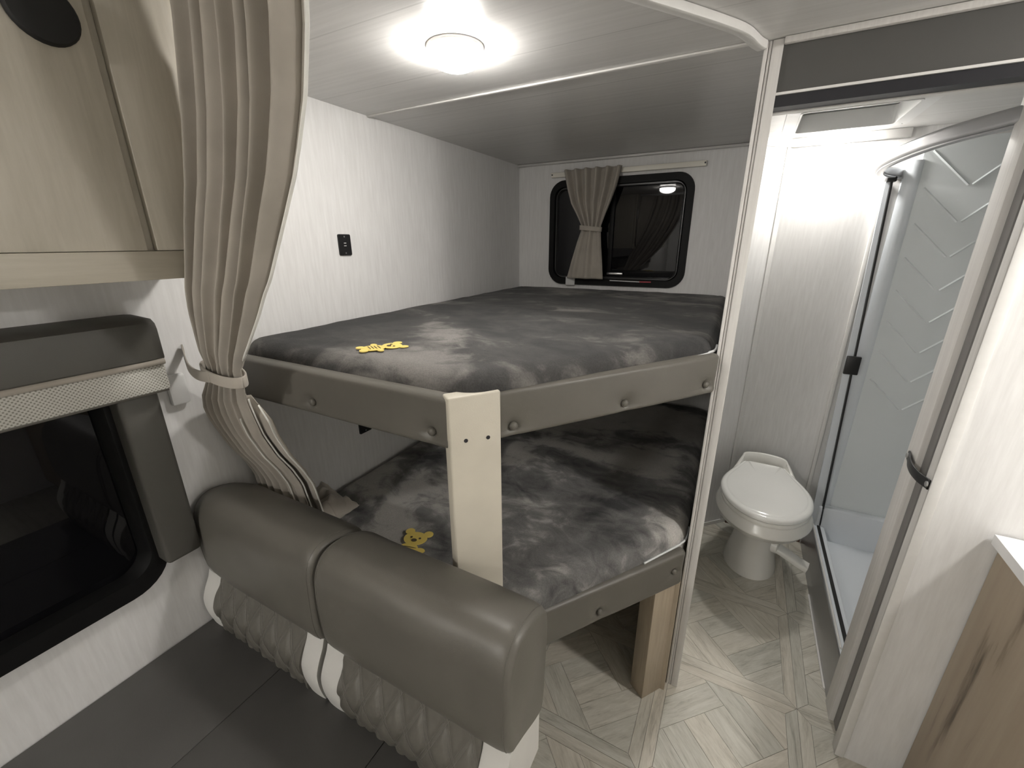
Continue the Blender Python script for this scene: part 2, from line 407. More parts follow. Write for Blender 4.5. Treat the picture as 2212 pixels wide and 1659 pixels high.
# ================================================================== UPPER AND LOWER BUNK
OA, OB = Vector((-.412, .712, 0)), Vector((-.027, 1.246, 0))
od = (OB-OA).normalized(); on = Vector((od.y, -od.x, 0))
bunk = empty('bunk_bed', (-.65, 1.5, 0), 'built-in two-tier bunk bed with padded taupe rails and cream corner post', 'bunk bed')
def plat(z0, z1):
    c = [(XL+.002, .655), (-.452, .655), (-.452, .70), (XP0-.004, 1.285), (XP0-.004, YB-.002), (XL+.002, YB-.002)]
    v = [(x, y, z) for z in (z0, z1) for x, y in c]; n = len(c)
    return v, [tuple(range(n)), tuple(range(n, 2*n))]+[(i, (i+1) % n, n+(i+1) % n, n+i) for i in range(n)]
v, f = plat(1.165, 1.20); mesh('upper_deck', v, f, 'trim_plain', bunk)
v, f = plat(.505, .54); mesh('lower_deck', v, f, 'wood_leg', bunk)
def rail(name, p0, p1, z0, z1, thick, buttons, nrm, endround=(.012, .012)):
    """padded board from p0 to p1 whose front face looks along nrm, dimpled at the buttons (s, z)"""
    p0, p1 = Vector(p0), Vector(p1); L = (p1-p0).length; d = (p1-p0).normalized(); nrm = Vector(nrm)
    sec = []
    hgt = z1-z0; r = .011
    for i in range(25): sec.append(('f', -1+2*i/24))
    loops = []; N = 90
    us = sorted(set([0, .004, .009, .016] + [L*i/N for i in range(1, N)] + [L-.016, L-.009, L-.004, L]))
    for u in us:
        e = min(u/endround[0] if endround[0] else 1, (L-u)/endround[1] if endround[1] else 1, 1); e = math.sqrt(max(0, 1-(1-e)**2))
        loop = []
        for q in range(29):                       # front face, top to bottom, with rounded long edges
            zz = z1 - hgt*q/28
            edge = min((zz-z0)/r, (z1-zz)/r, 1); bul = math.sqrt(max(0, 1-(1-edge)**2))
            off = thick*.5*bul*(.35+.65*e)
            dim = 0
            for s, bz in buttons:
                rr = math.hypot(u-s, zz-bz); dim += .010*math.exp(-(rr/.017)**2)+.004*math.exp(-(rr/.05)**2)*(1 if zz > bz-.01 else .5)
            off -= min(dim, thick*.42)*bul
            zc = (z0+z1)/2
            loop.append(p0 + d*u + nrm*off + Vector((0, 0, zc+(zz-zc)*(.93+.07*e))))
        for q in range(5):
            zz = z0 + hgt*q/4; zc = (z0+z1)/2
            loop.append(p0 + d*u - nrm*thick*.5 + Vector((0, 0, zc+(zz-zc)*(.93+.07*e))))
        loops.append(loop)
    v, f = loft(loops)
    o = mesh(name, v, f, 'vinyl_taupe', bunk, True, angle=55)
    for s, bz in buttons:
        lathe('button', p0+d*s+nrm*(thick*.5-.010)+Vector((0, 0, bz)), [(.0095, 0), (.0098, .003), (.0085, .0065), (.005, .009), (0, .0098)], 'vinyl_taupe', o, 18, nrm)
    return o
TH = .030
rail('upper_end_rail', (XL+.003, .64, 0), (-.478, .64, 0), 1.148, 1.265, TH, [(XL*-1-.913, 1.179), (1.247-.536, 1.180)], (0, -1, 0), (.012, 0))
q0 = OA-on*(TH*.5-.001)
rail('upper_side_rail', q0-od*.01, q0+od*.664, 1.152, 1.266, TH, [(.034+.01, 1.177), (.344+.01, 1.176), (.627+.01, 1.182)], on, (0, .02))
rail('lower_side_rail', q0-od*.10, q0+od*.650, .488, .618, TH, [(.316+.10, .518), (.611+.10, .546)], on, (0, .02))
rail('lower_end_rail', (XL+.003, .64, 0), (-.478, .64, 0), .488, .618, TH, [], (0, -1, 0), (.012, 0))
# cream post
Pm = Matrix((( od.x, -on.x, 0, 0), (od.y, -on.y, 0, 0), (0, 0, 1, 0), (0, 0, 0, 1))); Pm.translation = OA+on*.004
post = box('post', (-.114, 0, .46), (0, .036, 1.268), 'vinyl_cream', bunk, .004, 3, mtx=Pm)
for s, z in ((-.080, 1.171), (-.0305, 1.168)):
    lathe('screw', OA+od*s+on*.0035+Vector((0, 0, z)), [(.0044, 0), (.0044, .0015), (.002, .0022), (0, .0010)], 'screw_black', post, 14, on)
# wooden leg under the lower rail
Lm = Pm.copy(); Lm.translation = OA+od*.545-on*.012
box('streak_blocker', (-.060, 1.232, 0), (XP0-.005, 1.42, .505), 'wood_leg', bunk)  # added board closing the gap, stops a light streak under the bunk
box('leg', (0, 0, 0), (.088, .062, .505), 'wood_leg', bunk, .003, 2, mtx=Lm)

def mattress(name, zt, zb, material, label, wav=.006, edge=.05, yfr=.657):
    c = [Vector((XL+.006, yfr)), Vector((-.452, yfr)), Vector((XP0-.012, 1.268)), Vector((XP0-.012, YB-.008)), Vector((XL+.006, YB-.008))]
    rad = [.075, .085, .095, .09, .075]; out = []
    n = len(c)
    for i in range(n):
        p0, p1, p2 = c[i-1], c[i], c[(i+1) % n]; a = (p0-p1).normalized(); b = (p2-p1).normalized()
        ang = math.acos(max(-1, min(1, a.dot(b)))); t_ = rad[i]/math.tan(ang/2)
        s, e = p1+a*t_, p1+b*t_
        for k in range(9):
            w = k/8; out.append((1-w)**2*s+2*w*(1-w)*p1+w*w*e)
        q = p2; nx = c[(i+2) % n]
        a2 = (p1-p2).normalized(); b2 = (nx-p2).normalized(); t2 = rad[(i+1) % n]/math.tan(math.acos(max(-1, min(1, a2.dot(b2))))/2)
        e2 = p2+a2*t2
        m_ = max(2, int((e2-e).length/.05))
        for k in range(1, m_): out.append(e.lerp(e2, k/m_))
    C = Vector((sum(p.x for p in out)/len(out), sum(p.y for p in out)/len(out)))
    N = len(out); nrm = []
    for i in range(N):
        tg = (out[(i+1) % N]-out[i-1]).normalized(); nn = Vector((-tg.y, tg.x))
        if nn.dot(C-out[i]) < 0: nn = -nn
        nrm.append(nn)
    prof = [(.012, zb), (0, zb+.012)]
    for k in range(7):
        a = PI/2*k/6; prof.append((edge*.9*(1-math.cos(a)), zt-edge+edge*math.sin(a)))
    loops = []
    for ins, z in prof: loops.append([(*(out[i]+nrm[i]*ins), z + (noise.noise(Vector((out[i].x*14, out[i].y*14, zt)))*.003 if z > zb+.02 else 0)) for i in range(N)])
    base = [out[i]+nrm[i]*edge*.9 for i in range(N)]
    for k in range(1, 26):
        w = k/26
        lp = []
        for p in base:
            q = p.lerp(C, w); z = zt+wav*noise.noise(Vector((q.x*5, q.y*5, zt*3)))+wav*.5*noise.noise(Vector((q.x*13, q.y*13, zt*3)))+.004*math.sin(w*PI/2)
            lp.append((q.x, q.y, z))
        loops.append(lp)
    v, f = loft(loops)
    o = mesh(name, v, f, material, None, True); tag(o, label, 'mattress')
    return o, out, nrm
mu, outl, onr = mattress('mattress', 1.303, 1.202, 'plush_dark', 'dark grey plush mattress on the upper bunk with yellow bear tag')
ml, outl, onr = mattress('mattress', .690, .542, 'plush_mixed', 'pale marbled grey plush mattress on the lower bunk behind the dinette seat', .010, .06)
# white piping round the mattress corner by the partition
def piping(parent, z):
    cen = Vector((XP0-.012, 1.268)); pts = []
    k = min(range(len(outl)), key=lambda i: (outl[i]-cen).length)
    for i in range(k-7, k+6):
        p = outl[i % len(outl)]-onr[i % len(outl)]*.003; pts.append((p.x, p.y, z-(.012*max(0, (k-3-i)/4))))
    pts = [tuple(p) for p in smoothcurve(pts, 50)]
    tube('piping', pts, .0035, 'piping_white', parent, 8)
piping(mu, 1.268); piping(ml, .632)
def bear(parent, cx, cy, z, ang, s, body=True):
    a = math.radians(ang)
    def W(u, w): return (cx+s*(u*math.cos(a)-w*math.sin(a)), cy+s*(u*math.sin(a)+w*math.cos(a)))
    def disc(vs, fs, u, w, ru, rw, z0, z1, n=22):
        b = len(vs); 
        for zz in (z0, z1):
            for i in range(n): vs.append((*W(u+ru*math.cos(2*PI*i/n), w+rw*math.sin(2*PI*i/n)), zz))
        fs.append(tuple(range(b+n, b+2*n)))
        for i in range(n): fs.append((b+i, b+(i+1) % n, b+n+(i+1) % n, b+n+i))
    vs, fs = [], []
    lst = [(0, 0, .5, .40), (-.42, .36, .20, .19), (.42, .36, .20, .19)]
    if body: lst += [(0, -.78, .46, .48), (-.52, -.62, .2, .13), (.52, -.62, .2, .13), (-.3, -1.22, .2, .17), (.3, -1.22, .2, .17)]
    for k, (u, w, ru, rw) in enumerate(lst): disc(vs, fs, u, w, ru, rw, z, z+.0012+.00015*k)
    o = mesh('bear_tag', vs, fs, 'tag_yellow', parent)
    o['label'] = 'yellow bear-shaped paper tag'
    vs, fs = [], []
    for u, w, ru, rw in ((-.19, .02, .05, .05), (.19, .02, .05, .05), (0, -.13, .12, .09)): disc(vs, fs, u, w, ru, rw, z+.002, z+.0028, 14)
    if body:
        for w in (-.55, -.68, -.80, -.92): disc(vs, fs, .04*math.sin(w*9), w, .28, .018, z+.002, z+.0028, 10)
    mesh('face_print', vs, fs, 'print_brown', o)
bear(mu, -.772, .785, 1.3065, -30, .062)
bear(ml, -.770, .802, .699, 13, .074)

# ================================================================== BUNK CURTAIN, TRACK
def curve_track():
    pts = [(-.040, 1.262), (-.052, 1.235), (-.075, 1.165), (-.115, 1.098), (-.19, .990), (-.30, .838), (-.41, .686), (-.49, .575), (-.535, .515), (-.58, .482), (-.64, .470), (-.75, .470), (-.85, .470), (-.975, .470)]
    return smoothcurve([(x, y, ZC-.009) for x, y in pts], 90)
v, f = sweep(curve_track(), rrect(.022, .017, .003, 2))
tag(mesh('curtain_track', v, f, 'trim_plain', None, True, angle=40), 'white curved curtain track screwed to the ceiling round the bunks', 'curtain track')
TL = [(.70, -1.200), (.80, -1.225), (.94, -1.238), (1.10, -1.236), (1.150, -1.222), (1.192, -1.190), (1.230, -1.140), (1.263, -1.100), (1.288, -1.078), (1.347, -1.055), (1.426, -1.03), (1.494, -1.000), (1.576, -.962), (1.658, -.924), (1.757, -.890), (1.893, -.853), (1.967, -.845)]
TR = [(.70, -1.00), (.80, -1.02), (.94, -1.046), (1.078, -1.056), (1.192, -1.022), (1.263, -.974), (1.288, -.961), (1.347, -.894), (1.426, -.815), (1.494, -.753), (1.576, -.699), (1.658, -.645), (1.699, -.624), (1.757, -.597), (1.84, -.573), (1.893, -.565), (1.967, -.562)]
TY = [(.70, .648), (.90, .638), (.95, .622), (1.01, .592), (1.147, .545), (1.263, .510), (1.338, .487), (1.47, .470), (1.967, .470)]
TA = [(.70, .012), (.935, .012), (1.12, .015), (1.263, .008), (1.30, .010), (1.42, .018), (1.60, .024), (1.965, .024)]
cur = empty('bunk_curtain', (-1.05, .6, .70), 'long taupe privacy curtain tied back at the side wall beside the bunks', 'curtain')
def fold(u, z, ph): # pleat profile
    a = 2*PI*(7.2*u)+.7*math.sin(5*u+z*1.3)+ph
    return math.sin(a)+.28*math.sin(2*a+.8)
NU, NV = 170, 90; vs, fs = [], []
zz = [1.967-(1.967-.70)*k/NV for k in range(NV+1)]
for z in zz:
    L, R, y, A = interp(TL, z), interp(TR, z), interp(TY, z), interp(TA, z)
    for i in range(NU+1):
        u = i/NU; x = L+(R-L)*u + .006*math.sin(9*u*PI+z*4)*(1 if z > 1.3 else .4)
        yy = y + A*fold(u, z, .5)*(.8+.4*math.sin(3*u+2*z)) - .012*math.sin(PI*u)
        x = max(x, XL+.006)
        vs.append((x, yy, z))
for j in range(NV):
    for i in range(NU):
        a = j*(NU+1)+i; fs.append((a, a+1, a+NU+2, a+NU+1))
co = mesh('drape', vs, fs, 'curtain_taupe', cur, True, recalc=False)
sm = co.modifiers.new('thickness', 'SOLIDIFY'); sm.thickness = .0022; sm.offset = 0
# hidden flap added behind the drape, keeps bunk lamp light off the cabinet end
vs, fs = [], []
for j in range(41):
    z = 1.967-(1.967-1.52)*j/40
    for i in range(13):
        u = i/12; xa, ya = interp(TL, z)+.006, .474; xb, yb_ = max(interp(TL, z)*1.13, -.972), .536
        vs.append((xa+(xb-xa)*u+.004*math.sin(u*9), ya+(yb_-ya)*u, z))
for j in range(40):
    for i in range(12): a = j*13+i; fs.append((a, a+1, a+14, a+13))
co3 = mesh('drape', vs, fs, 'curtain_taupe', cur, True, recalc=False)
sm = co3.modifiers.new('thickness', 'SOLIDIFY'); sm.thickness = .002
# pale lining hem along the free edge
hp = [(interp(TR, z)+.003, interp(TY, z)+interp(TA, z)*fold(1, z, .5)*(.8+.4*math.sin(3+2*z)), z) for z in zz if z > 1.31]
v, f = sweep([tuple(p) for p in smoothcurve(hp, 60)], rrect(.003, .006, .001, 2), (0, 1, 0)); mesh('hem', v, f, 'hem_white', cur, True)
for dx, dy, z1_ in ((.002, .010, 1.20), (.034, .020, 1.18), (-.030, -.012, 1.14)):
    hp = [(interp(TR, z)+dx*min(1, (1.23-z)/.1), interp(TY, z)+dy, z) for z in [z1_-(z1_-.74)*k/24 for k in range(25)]]
    v, f = sweep([tuple(p) for p in smoothcurve(hp, 50)], rrect(.0022, .004, .0008, 2), (0, 1, 0)); mesh('hem', v, f, 'hem_white', cur, True)
# second lower sheet peeping out behind the first
vs, fs = [], []
for j in range(31):
    z = 1.20-(1.20-.70)*j/30; R = interp(TR, z)
    for i in range(17):
        u = i/16; vs.append((R-.05+(.084*min(1, max(0, (1.23-z)/.1)))*u, interp(TY, z)+.026+.006*math.sin(7*u+z*6), z))
for j in range(30):
    for i in range(16): a = j*17+i; fs.append((a, a+1, a+18, a+17))
co2 = mesh('drape', vs, fs, 'curtain_taupe', cur, True, recalc=False)
sm = co2.modifiers.new('thickness', 'SOLIDIFY'); sm.thickness = .002
# crumpled tail lying on the lower mattress
vs, fs = [], []
for j in range(25):
    for i in range(31):
        u, w = i/30, j/24
        x = -1.225+.175*u; y = .690+.150*w
        z = .742+.030*math.sin(u*8+w*3)*math.cos(w*4-u*2)+.018*noise.noise(Vector((u*9, w*7, 1)))
        edge = min(u, 1-u, 1-w)*7
        vs.append((x+.01*noise.noise(Vector((u*6, w*6, 9))), y+.012*noise.noise(Vector((u*6, w*5, 5))), .704+max(0, z-.704)*min(1, max(0, edge))))
for j in range(24):
    for i in range(30): a = j*31+i; fs.append((a, a+1, a+32, a+31))
tl_ = mesh('curtain_tail', vs, fs, 'curtain_taupe', cur, True, recalc=False)
sm = tl_.modifiers.new('thickness', 'SOLIDIFY'); sm.thickness = .003; sm.offset = 1
# tie-back band and strap to the wall hook
ring = [(-1.032+.068*math.cos(a), .506+.030*math.sin(a), 1.272-.012*math.cos(a)) for a in [2*PI*k/40 for k in range(41)]]
v, f = sweep(ring, rrect(.005, .026, .002, 2)); mesh('tieback', v, f, 'curtain_taupe', cur, True)
st = smoothcurve([(-1.244, .528, 1.305), (-1.215, .515, 1.285), (-1.16, .495, 1.270), (-1.09, .478, 1.268), (-1.03, .474, 1.272)], 24)
v, f = sweep(st, rrect(.004, .026, .0015, 2)); mesh('tieback_strap', v, f, 'curtain_taupe', cur, True)
tag(box('cord_cleat', (XL, .470, 1.165), (XL+.018, .512, 1.245), 'white_plastic', bev=.006), 'small white plastic cord cleat on the side wall beside the padded window surround', 'cleat')

# ================================================================== BUNK WINDOW
def rr_ring(cx, cz, w, h_, r, w2, h2, r2, y0, y1, ax='y'):
    """ring between two rounded rectangles; ax = wall normal axis"""
    o_, i_ = rrect(w, h_, r, 8), rrect(w2, h2, r2, 8); n = len(o_); vs = []
    def P(a, b, y): return (cx+a, y, cz+b) if ax == 'y' else (y, cx+a, cz+b)
    yb = y0+(y1-y0)*.35
    for pts, y in ((o_, y0), (o_, yb), ([(a*.985, b*.985) for a, b in o_], y1), ([(a*1.02, b*1.02) for a, b in i_], y1), (i_, yb), (i_, y0)):
        vs += [P(a, b, y) for a, b in pts]
    fs = [(k*n+i, k*n+(i+1) % n, ((k+1) % 6)*n+(i+1) % n, ((k+1) % 6)*n+i) for k in range(6) for i in range(n)]
    return vs, fs
def rr_plate(cx, cz, w, h_, r, y0, y1, ax='y'):
    o_ = rrect(w, h_, r, 8)
    def P(a, b, y): return (cx+a, y, cz+b) if ax == 'y' else (y, cx+a, cz+b)
    return loft([[P(a, b, y0) for a, b in o_], [P(a, b, y1) for a, b in o_]])
WXc, WZc = -.662, 1.603
w2 = bpy.data.objects.new('window_2', None); COL.objects.link(w2); w2.location = (WXc, YB, 1.32); w2['_w'] = (WXc, YB, 1.32); struct(w2)
v, f = rr_ring(WXc, WZc, .772, .566, .085, .69, .482, .055, YB+.012, YB-.016); mesh('window_frame', v, f, 'window_rubber', w2, True, angle=40)
v, f = rr_ring(WXc, WZc, .70, .492, .058, .668, .460, .040, YB+.020, YB-.004); mesh('inner_frame', v, f, 'window_gasket', w2, True, angle=40)
v, f = rr_plate(WXc, WZc, .70, .49, .06, YB+.014, YB+.019); mesh('pane', v, f, 'night_glass', w2)
box('mullion', (WXc-.03, YB+.002, WZc-.225), (WXc-.008, YB+.018, WZc+.225), 'window_rubber', w2, .002)
box('latch', (-.69, YB-.006, 1.382), (-.60, YB+.003, 1.394), 'screw_steel', w2, .002)
tag(box('paper_tag', (-.928, YB-.022, 1.318), (-.872, YB-.0165, 1.365), 'white_plastic', bev=.001), 'small white paper label stuck on the bottom of the bunk window frame', 'label')
wd = empty('wand', (-.55, YB-.02, 1.35), 'thin white blind wand with red tip on the bunk window sill', 'wand')
tube('rod', [(-.665, YB-.020, 1.3520), (-.50, YB-.020, 1.3500)], .0028, 'white_plastic', wd, 8); tube('tip', [(-.50, YB-.020, 1.350), (-.44, YB-.020, 1.351)], .0036, 'red_plastic', wd, 8)
rod = empty('curtain_rod', (-.64, YB, 1.9), 'white flat curtain rail above the bunk window', 'curtain rail')
box('rail', (-1.035, YB-.022, 1.899), (-.238, YB-.012, 1.924), 'rod_cream', rod, .003)
for x in (-1.03, -.243):
    box('bracket', (x-.008, YB-.013, 1.900), (x+.008, YB, 1.923), 'trim_plain', rod, .002)
    lathe('screw', (x, YB-.022, 1.913), [(.004, 0), (.0035, .0015), (0, .002)], 'screw_black', rod, 12, (0, -1, 0))
# little tied curtain
wc_ = empty('window_curtain', (-.8, YB-.05, 1.36), 'short taupe curtain tied in the middle at the bunk window', 'curtain')
CL = [(1.360, -.913), (1.45, -.890), (1.56, -.858), (1.612, -.840), (1.645, -.838), (1.70, -.868), (1.76, -.905), (1.83, -.928), (1.925, -.950)]
CR = [(1.360, -.698), (1.45, -.708), (1.56, -.722), (1.612, -.727), (1.645, -.724), (1.70, -.704), (1.76, -.680), (1.83, -.655), (1.925, -.634)]
vs, fs = [], []; NU, NV = 90, 56
for j in range(NV+1):
    z = 1.928-(1.928-1.360)*j/NV; L, R = interp(CL, z), interp(CR, z)
    am = .007 if z < 1.60 else .008+.012*min(1, (z-1.6)/.2)
    for i in range(NU+1):
        u = i/NU; k = 2*PI*u*(5.5 if z > 1.63 else 2.6)+z*1.5
        vs.append((L+(R-L)*u, YB-.044-.012*math.sin(PI*u)+am*(math.sin(k)+.3*math.sin(2*k+1)), z))
for j in range(NV):
    for i in range(NU): a = j*(NU+1)+i; fs.append((a, a+1, a+NU+2, a+NU+1))
co = mesh('drape', vs, fs, 'curtain_taupe', wc_, True, recalc=False); sm = co.modifiers.new('thickness', 'SOLIDIFY'); sm.thickness = .002
ring = [(-.782+.061*math.cos(a), YB-.050+.022*math.sin(a), 1.628-.006*math.cos(a)) for a in [2*PI*k/36 for k in range(37)]]
v, f = sweep(ring, rrect(.004, .024, .0015, 2)); mesh('tie_band', v, f, 'curtain_taupe', wc_, True)

# ================================================================== OUTLETS
def outlet(y, z, hw_, hh, label):
    o = empty('usb_outlet', (XL, y, z-hh), label, 'outlet', None)
    v, f = rr_plate(y, z, 2*hw_, 2*hh, .005, XL, XL+.005, 'x'); mesh('plate', v, f, 'black_plastic', o)
    for dz in (.006, -.003): box('port', (XL+.0048, y-.005, z+dz-.0012), (XL+.0056, y+.005, z+dz+.0012), 'white_plastic', o)
    for dz in (hh-.008, -hh+.008): lathe('screw', (XL+.0045, y, z+dz), [(.003, 0), (.0026, .001), (0, .0013)], 'screw_steel', o, 10, (1, 0, 0))
outlet(1.086, 1.552, .026, .035, 'black wall plate with two usb ports above the upper mattress')
outlet(1.075, .880, .030, .038, 'black wall plate below the upper bunk above the lower mattress')

# ================================================================== LAMPS
def lamp(name, x, y, r, col, strength, label, ZC=ZC, flat=False):
    o = empty(name, (x, y, ZC-.05), label, 'lamp')
    lathe('rim', (x, y, ZC), [(r+.003, 0), (r+.004, -.004), (r+.002, -.008), (r-.004, -.010), (0, -.010)], 'lamp_rim', o, 36)
    e = mat('lamp_glow_'+name+str(len(M)), (.9, .9, .9), .4, emit=col, estr=strength)
    prof = [(r-.003, -.009), (r-.0015, -.018), (r*.93, -.028), (r*.78, -.036), (r*.55, -.042), (r*.28, -.0455), (0, -.0465)]
    if flat: prof = [(r-.003, -.0095), (r*.97, -.0165), (r*.85, -.020), (r*.6, -.024), (r*.3, -.0265), (0, -.0275)]
    d_ = lathe(name.replace('_light_', '_diffuser_') if name.endswith('_offscreen') else 'diffuser', (x, y, ZC), prof, e.name, o, 36)
lamp('ceiling_light', -.657, .955, .062, (1., .965, .915), LAMP_BUNK, 'round domed ceiling light glowing warm white above the upper bunk')
lamp('ceiling_light', .262, 2.362, .052, (1., .97, .92), LAMP_BATH, 'round domed ceiling light on the bathroom ceiling beside the roof vent', flat=True)
# second lamp mirrored in the bunk window
lamp('rear_light_offscreen', -.90, -2.35, .062, (1., .965, .915), LAMP_CABIN, 'round domed ceiling light at the far rear of the cabin')
# cabin lamp that throws the bench-top shadow onto the foot of the bunk post
lamp('cabin_light_offscreen', -.80, -1.15, .062, (1., .965, .915), LAMP_CABIN, 'round domed ceiling light over the dinette table')
# lamp that throws the countertop shadow onto the door wall and the bunk-leg shadow onto the floor
lamp('vanity_light_offscreen', 1.04, .92, .062, (1., .965, .915), LAMP_CABIN*.9, 'round domed ceiling light above the white vanity countertop')

# ================================================================== ROOF VENT
vt = empty('roof_vent', (.25, 2.09, ZC-.012), 'white framed square roof vent in the bathroom ceiling', 'vent')
def ring_plate(name, x0, x1, y0, y1, w, z0, z1, material, parent, r=.02):
    o_ = rrect(x1-x0, y1-y0, r, 5); i_ = rrect(x1-x0-2*w, y1-y0-2*w, r, 5); n = len(o_); cx, cy = (x0+x1)/2, (y0+y1)/2
    vs = [(cx+a, cy+b, z) for pts, z in ((o_, z1), (o_, z0), (i_, z0), (i_, z1)) for a, b in pts]
    fs = [(k*n+i, k*n+(i+1) % n, ((k+1) % 4)*n+(i+1) % n, ((k+1) % 4)*n+i) for k in range(4) for i in range(n)]
    return mesh(name, vs, fs, material, parent)
ring_plate('vent_frame', .048, .450, 1.872, 2.288, .042, ZC-.010, ZC, 'vent_white', vt, .025)
ring_plate('inner_lip', .0885, .4095, 1.9125, 2.2475, .006, ZC-.013, ZC+.050, 'vent_white', vt, .018)
box('vent_screen', (VX0, VY0, ZC+.052), (VX1, VY1, ZC+.056), 'vent_lens', vt)
for x in (.065, .433):
    for y in (1.890, 2.270): lathe('screw', (x, y, ZC-.0098), [(.004, 0), (.0035, -.0012), (0, -.0016)], 'screw_steel', vt, 10)

# ================================================================== TOILET
TX, TY_ = .232, 2.035
toi = empty('toilet', (TX, TY_+.1, 0), 'cream white pedestal toilet with closed lid in the bathroom', 'toilet')
HWT = [(-.245, 0), (-.235, .055), (-.205, .105), (-.15, .152), (-.08, .184), (0, .196), (.07, .190), (.14, .168), (.21, .138), (.28, .112), (.325, .094), (.348, .065), (.355, 0)]
right = smoothcurve([(w, y, 0) for y, w in HWT], 40)
outline = [(p.x, p.y) for p in right] + [(-p.x, p.y) for p in reversed(right[1:-1])]
def oloop(sx, sy, z, cy=.03, pts=outline, dy=0): return [(TX+a*sx, TY_+cy+(b-cy)*sy+dy, z) for a, b in pts]
def blendloop(r, rb, z, cy, w, sx, sy):
    """mix of ellipse and teardrop outline"""
    out = []
    for a, b in outline:
        an = math.atan2(b-.03, a); ex, ey = r*math.cos(an), rb*math.sin(an)+cy
        out.append((TX+ex*(1-w)+a*sx*w, TY_+(ey)*(1-w)+(.03+(b-.03)*sy)*w, z))
    return out
loops = [blendloop(.118, .150, 0, .10, 0, 1, 1), blendloop(.117, .148, .02, .10, 0, 1, 1), blendloop(.105, .128, .07, .10, 0, 1, 1), blendloop(.092, .112, .13, .10, 0, 1, 1), blendloop(.088, .106, .19, .10, 0, 1, 1), blendloop(.092, .112, .235, .09, 0, 1, 1), blendloop(.12, .14, .275, .07, .12, 1, 1)]
v, f = loft(loops); mesh('pedestal', v, f, 'toilet_china', toi, True, angle=60)
loops = [blendloop(.12, .14, .270, .07, .12, 1, 1), blendloop(.15, .175, .305, .05, .35, 1, 1), blendloop(.17, .2, .335, .04, .65, .98, .98), oloop(.97, .97, .365), oloop(1.005, 1.0, .372), oloop(1.01, 1.005, .378), oloop(.985, .985, .384), oloop(.955, .965, .415), oloop(.93, .945, .420), oloop(.7, .7, .420)]
v, f = loft(loops); mesh('bowl', v, f, 'toilet_china', toi, True, angle=60)
seat_o = [(a, b) for a, b in outline]
def lidloop(sx, sy, z, back=.27): return [(TX+a*sx, TY_+.0+min(b*sy, back), z) for a, b in outline]
loops = [lidloop(.86, .88, .419), lidloop(.925, .94, .420), lidloop(.94, .955, .428), lidloop(.935, .95, .436), lidloop(.91, .93, .440), lidloop(.8, .82, .440)]
v, f = loft(loops); mesh('seat', v, f, 'toilet_china', toi, True, angle=60)
loops = [lidloop(.86, .88, .441), lidloop(.93, .945, .4415), lidloop(.95, .965, .448), lidloop(.945, .96, .457), lidloop(.91, .93, .464), lidloop(.865, .885, .467), lidloop(.845, .865, .466), lidloop(.825, .845, .4685), lidloop(.79, .81, .471), lidloop(.4, .45, .473)]
v, f = loft(loops); mesh('lid', v, f, 'toilet_lid', toi, True, angle=60)
# raised hinge shroud behind the lid
def arc_pts(): 
    return smoothcurve([(-.158, .155, .432), (-.130, .215, .462), (-.106, .275, .492), (-.085, .318, .502), (0, .334, .505), (.085, .318, .502), (.106, .275, .492), (.130, .215, .462), (.158, .155, .432)], 40)
P_ = [(TX+p.x, TY_+p.y, p.z) for p in arc_pts()]
loops = []
for i, p in enumerate(P_):
    p = Vector(p); q = Vector((TX, TY_+.10, p.z)); ind = (q-p); ind.z = 0; ind.normalize(); hgt = max(.004, p.z-.418)
    loops.append([p+Vector((0, 0, -hgt)), p+ind*(-.004)+Vector((0, 0, -hgt*.4)), p+ind*.0+Vector((0, 0, -.003)), p+ind*.008, p+ind*.017+Vector((0, 0, -.003)), p+ind*.022+Vector((0, 0, -hgt*.5)), p+ind*.03+Vector((0, 0, -hgt))])
v, f = loft(loops); mesh('hinge_shroud', v, f, 'toilet_china', toi, True, angle=70)
# flush pedal beside the pedestal
pe = smoothcurve([(TX+.075, TY_+.07, .145), (TX+.13, TY_+.05, .135), (TX+.19, TY_+.03, .115), (TX+.228, TY_+.02, .105)], 16)
v, f = sweep(pe, rrect(.062, .028, .010, 3)); mesh('pedal', v, f, 'toilet_china', toi, True, angle=60)
lathe('pedal_hub', (TX+.06, TY_+.07, .150), [(.034, 0), (.036, .02), (.034, .045), (.026, .05), (0, .05)], 'toilet_china', toi, 20, (1, -.3, 0))

# ================================================================== SHOWER
sh = empty('shower_stall', (.82, 1.95, 0), 'pale blue-grey shower stall with white pan and chevron embossed walls', 'shower')
XS = .482; Y0s, Y1s = 1.470, YB-.004
sec = [(XS, 0), (XS+.006, .05), (XS+.008, .055), (XS+.022, .146), (XS+.026, .150), (XS+.066, .152), (XS+.072, .148), (XS+.095, .080), (XR-.03, .075), (XR-.004, .075), (XR-.004, 0)]
v, f = loft([[(a, y, b) for a, b in sec] for y in (Y0s, Y1s)]); mesh('pan', v, f, 'acrylic_pan', sh)
box('pan_ledge', (XS+.03, YB-.052, .07), (XR-.004, YB-.010, .266), 'acrylic_pan', sh, .008, 3)
v, f = loft([[(a, y, b) for a, b in ((XS-.002, .002), (XS+.003, .05), (XS+.018, .14), (XS+.026, .150), (XS+.032, .150), (XS+.010, .05), (XS+.006, .002))] for y in (Y0s, Y1s-.01)]); mesh('sill_face', v, f, 'sill_metal', sh)
tube('sill_rail', [(XS+.025, Y0s+.1, .153), (XS+.025, Y1s-.02, .153)], .004, 'trim_plain', sh, 8)
box('sill_gasket', (XS+.040, Y0s+.06, .151), (XS+.052, Y1s-.02, .157), 'black_matte', sh)
tube('floor_bead', [(XS-.004, 1.51, .004), (XS-.004, 2.0, .004)], .004, 'trim_plain', sh, 8)
bk = box('back_panel', (.553, YB-.012, .262), (XR-.004, YB-.001, 1.93), 'acrylic', sh)
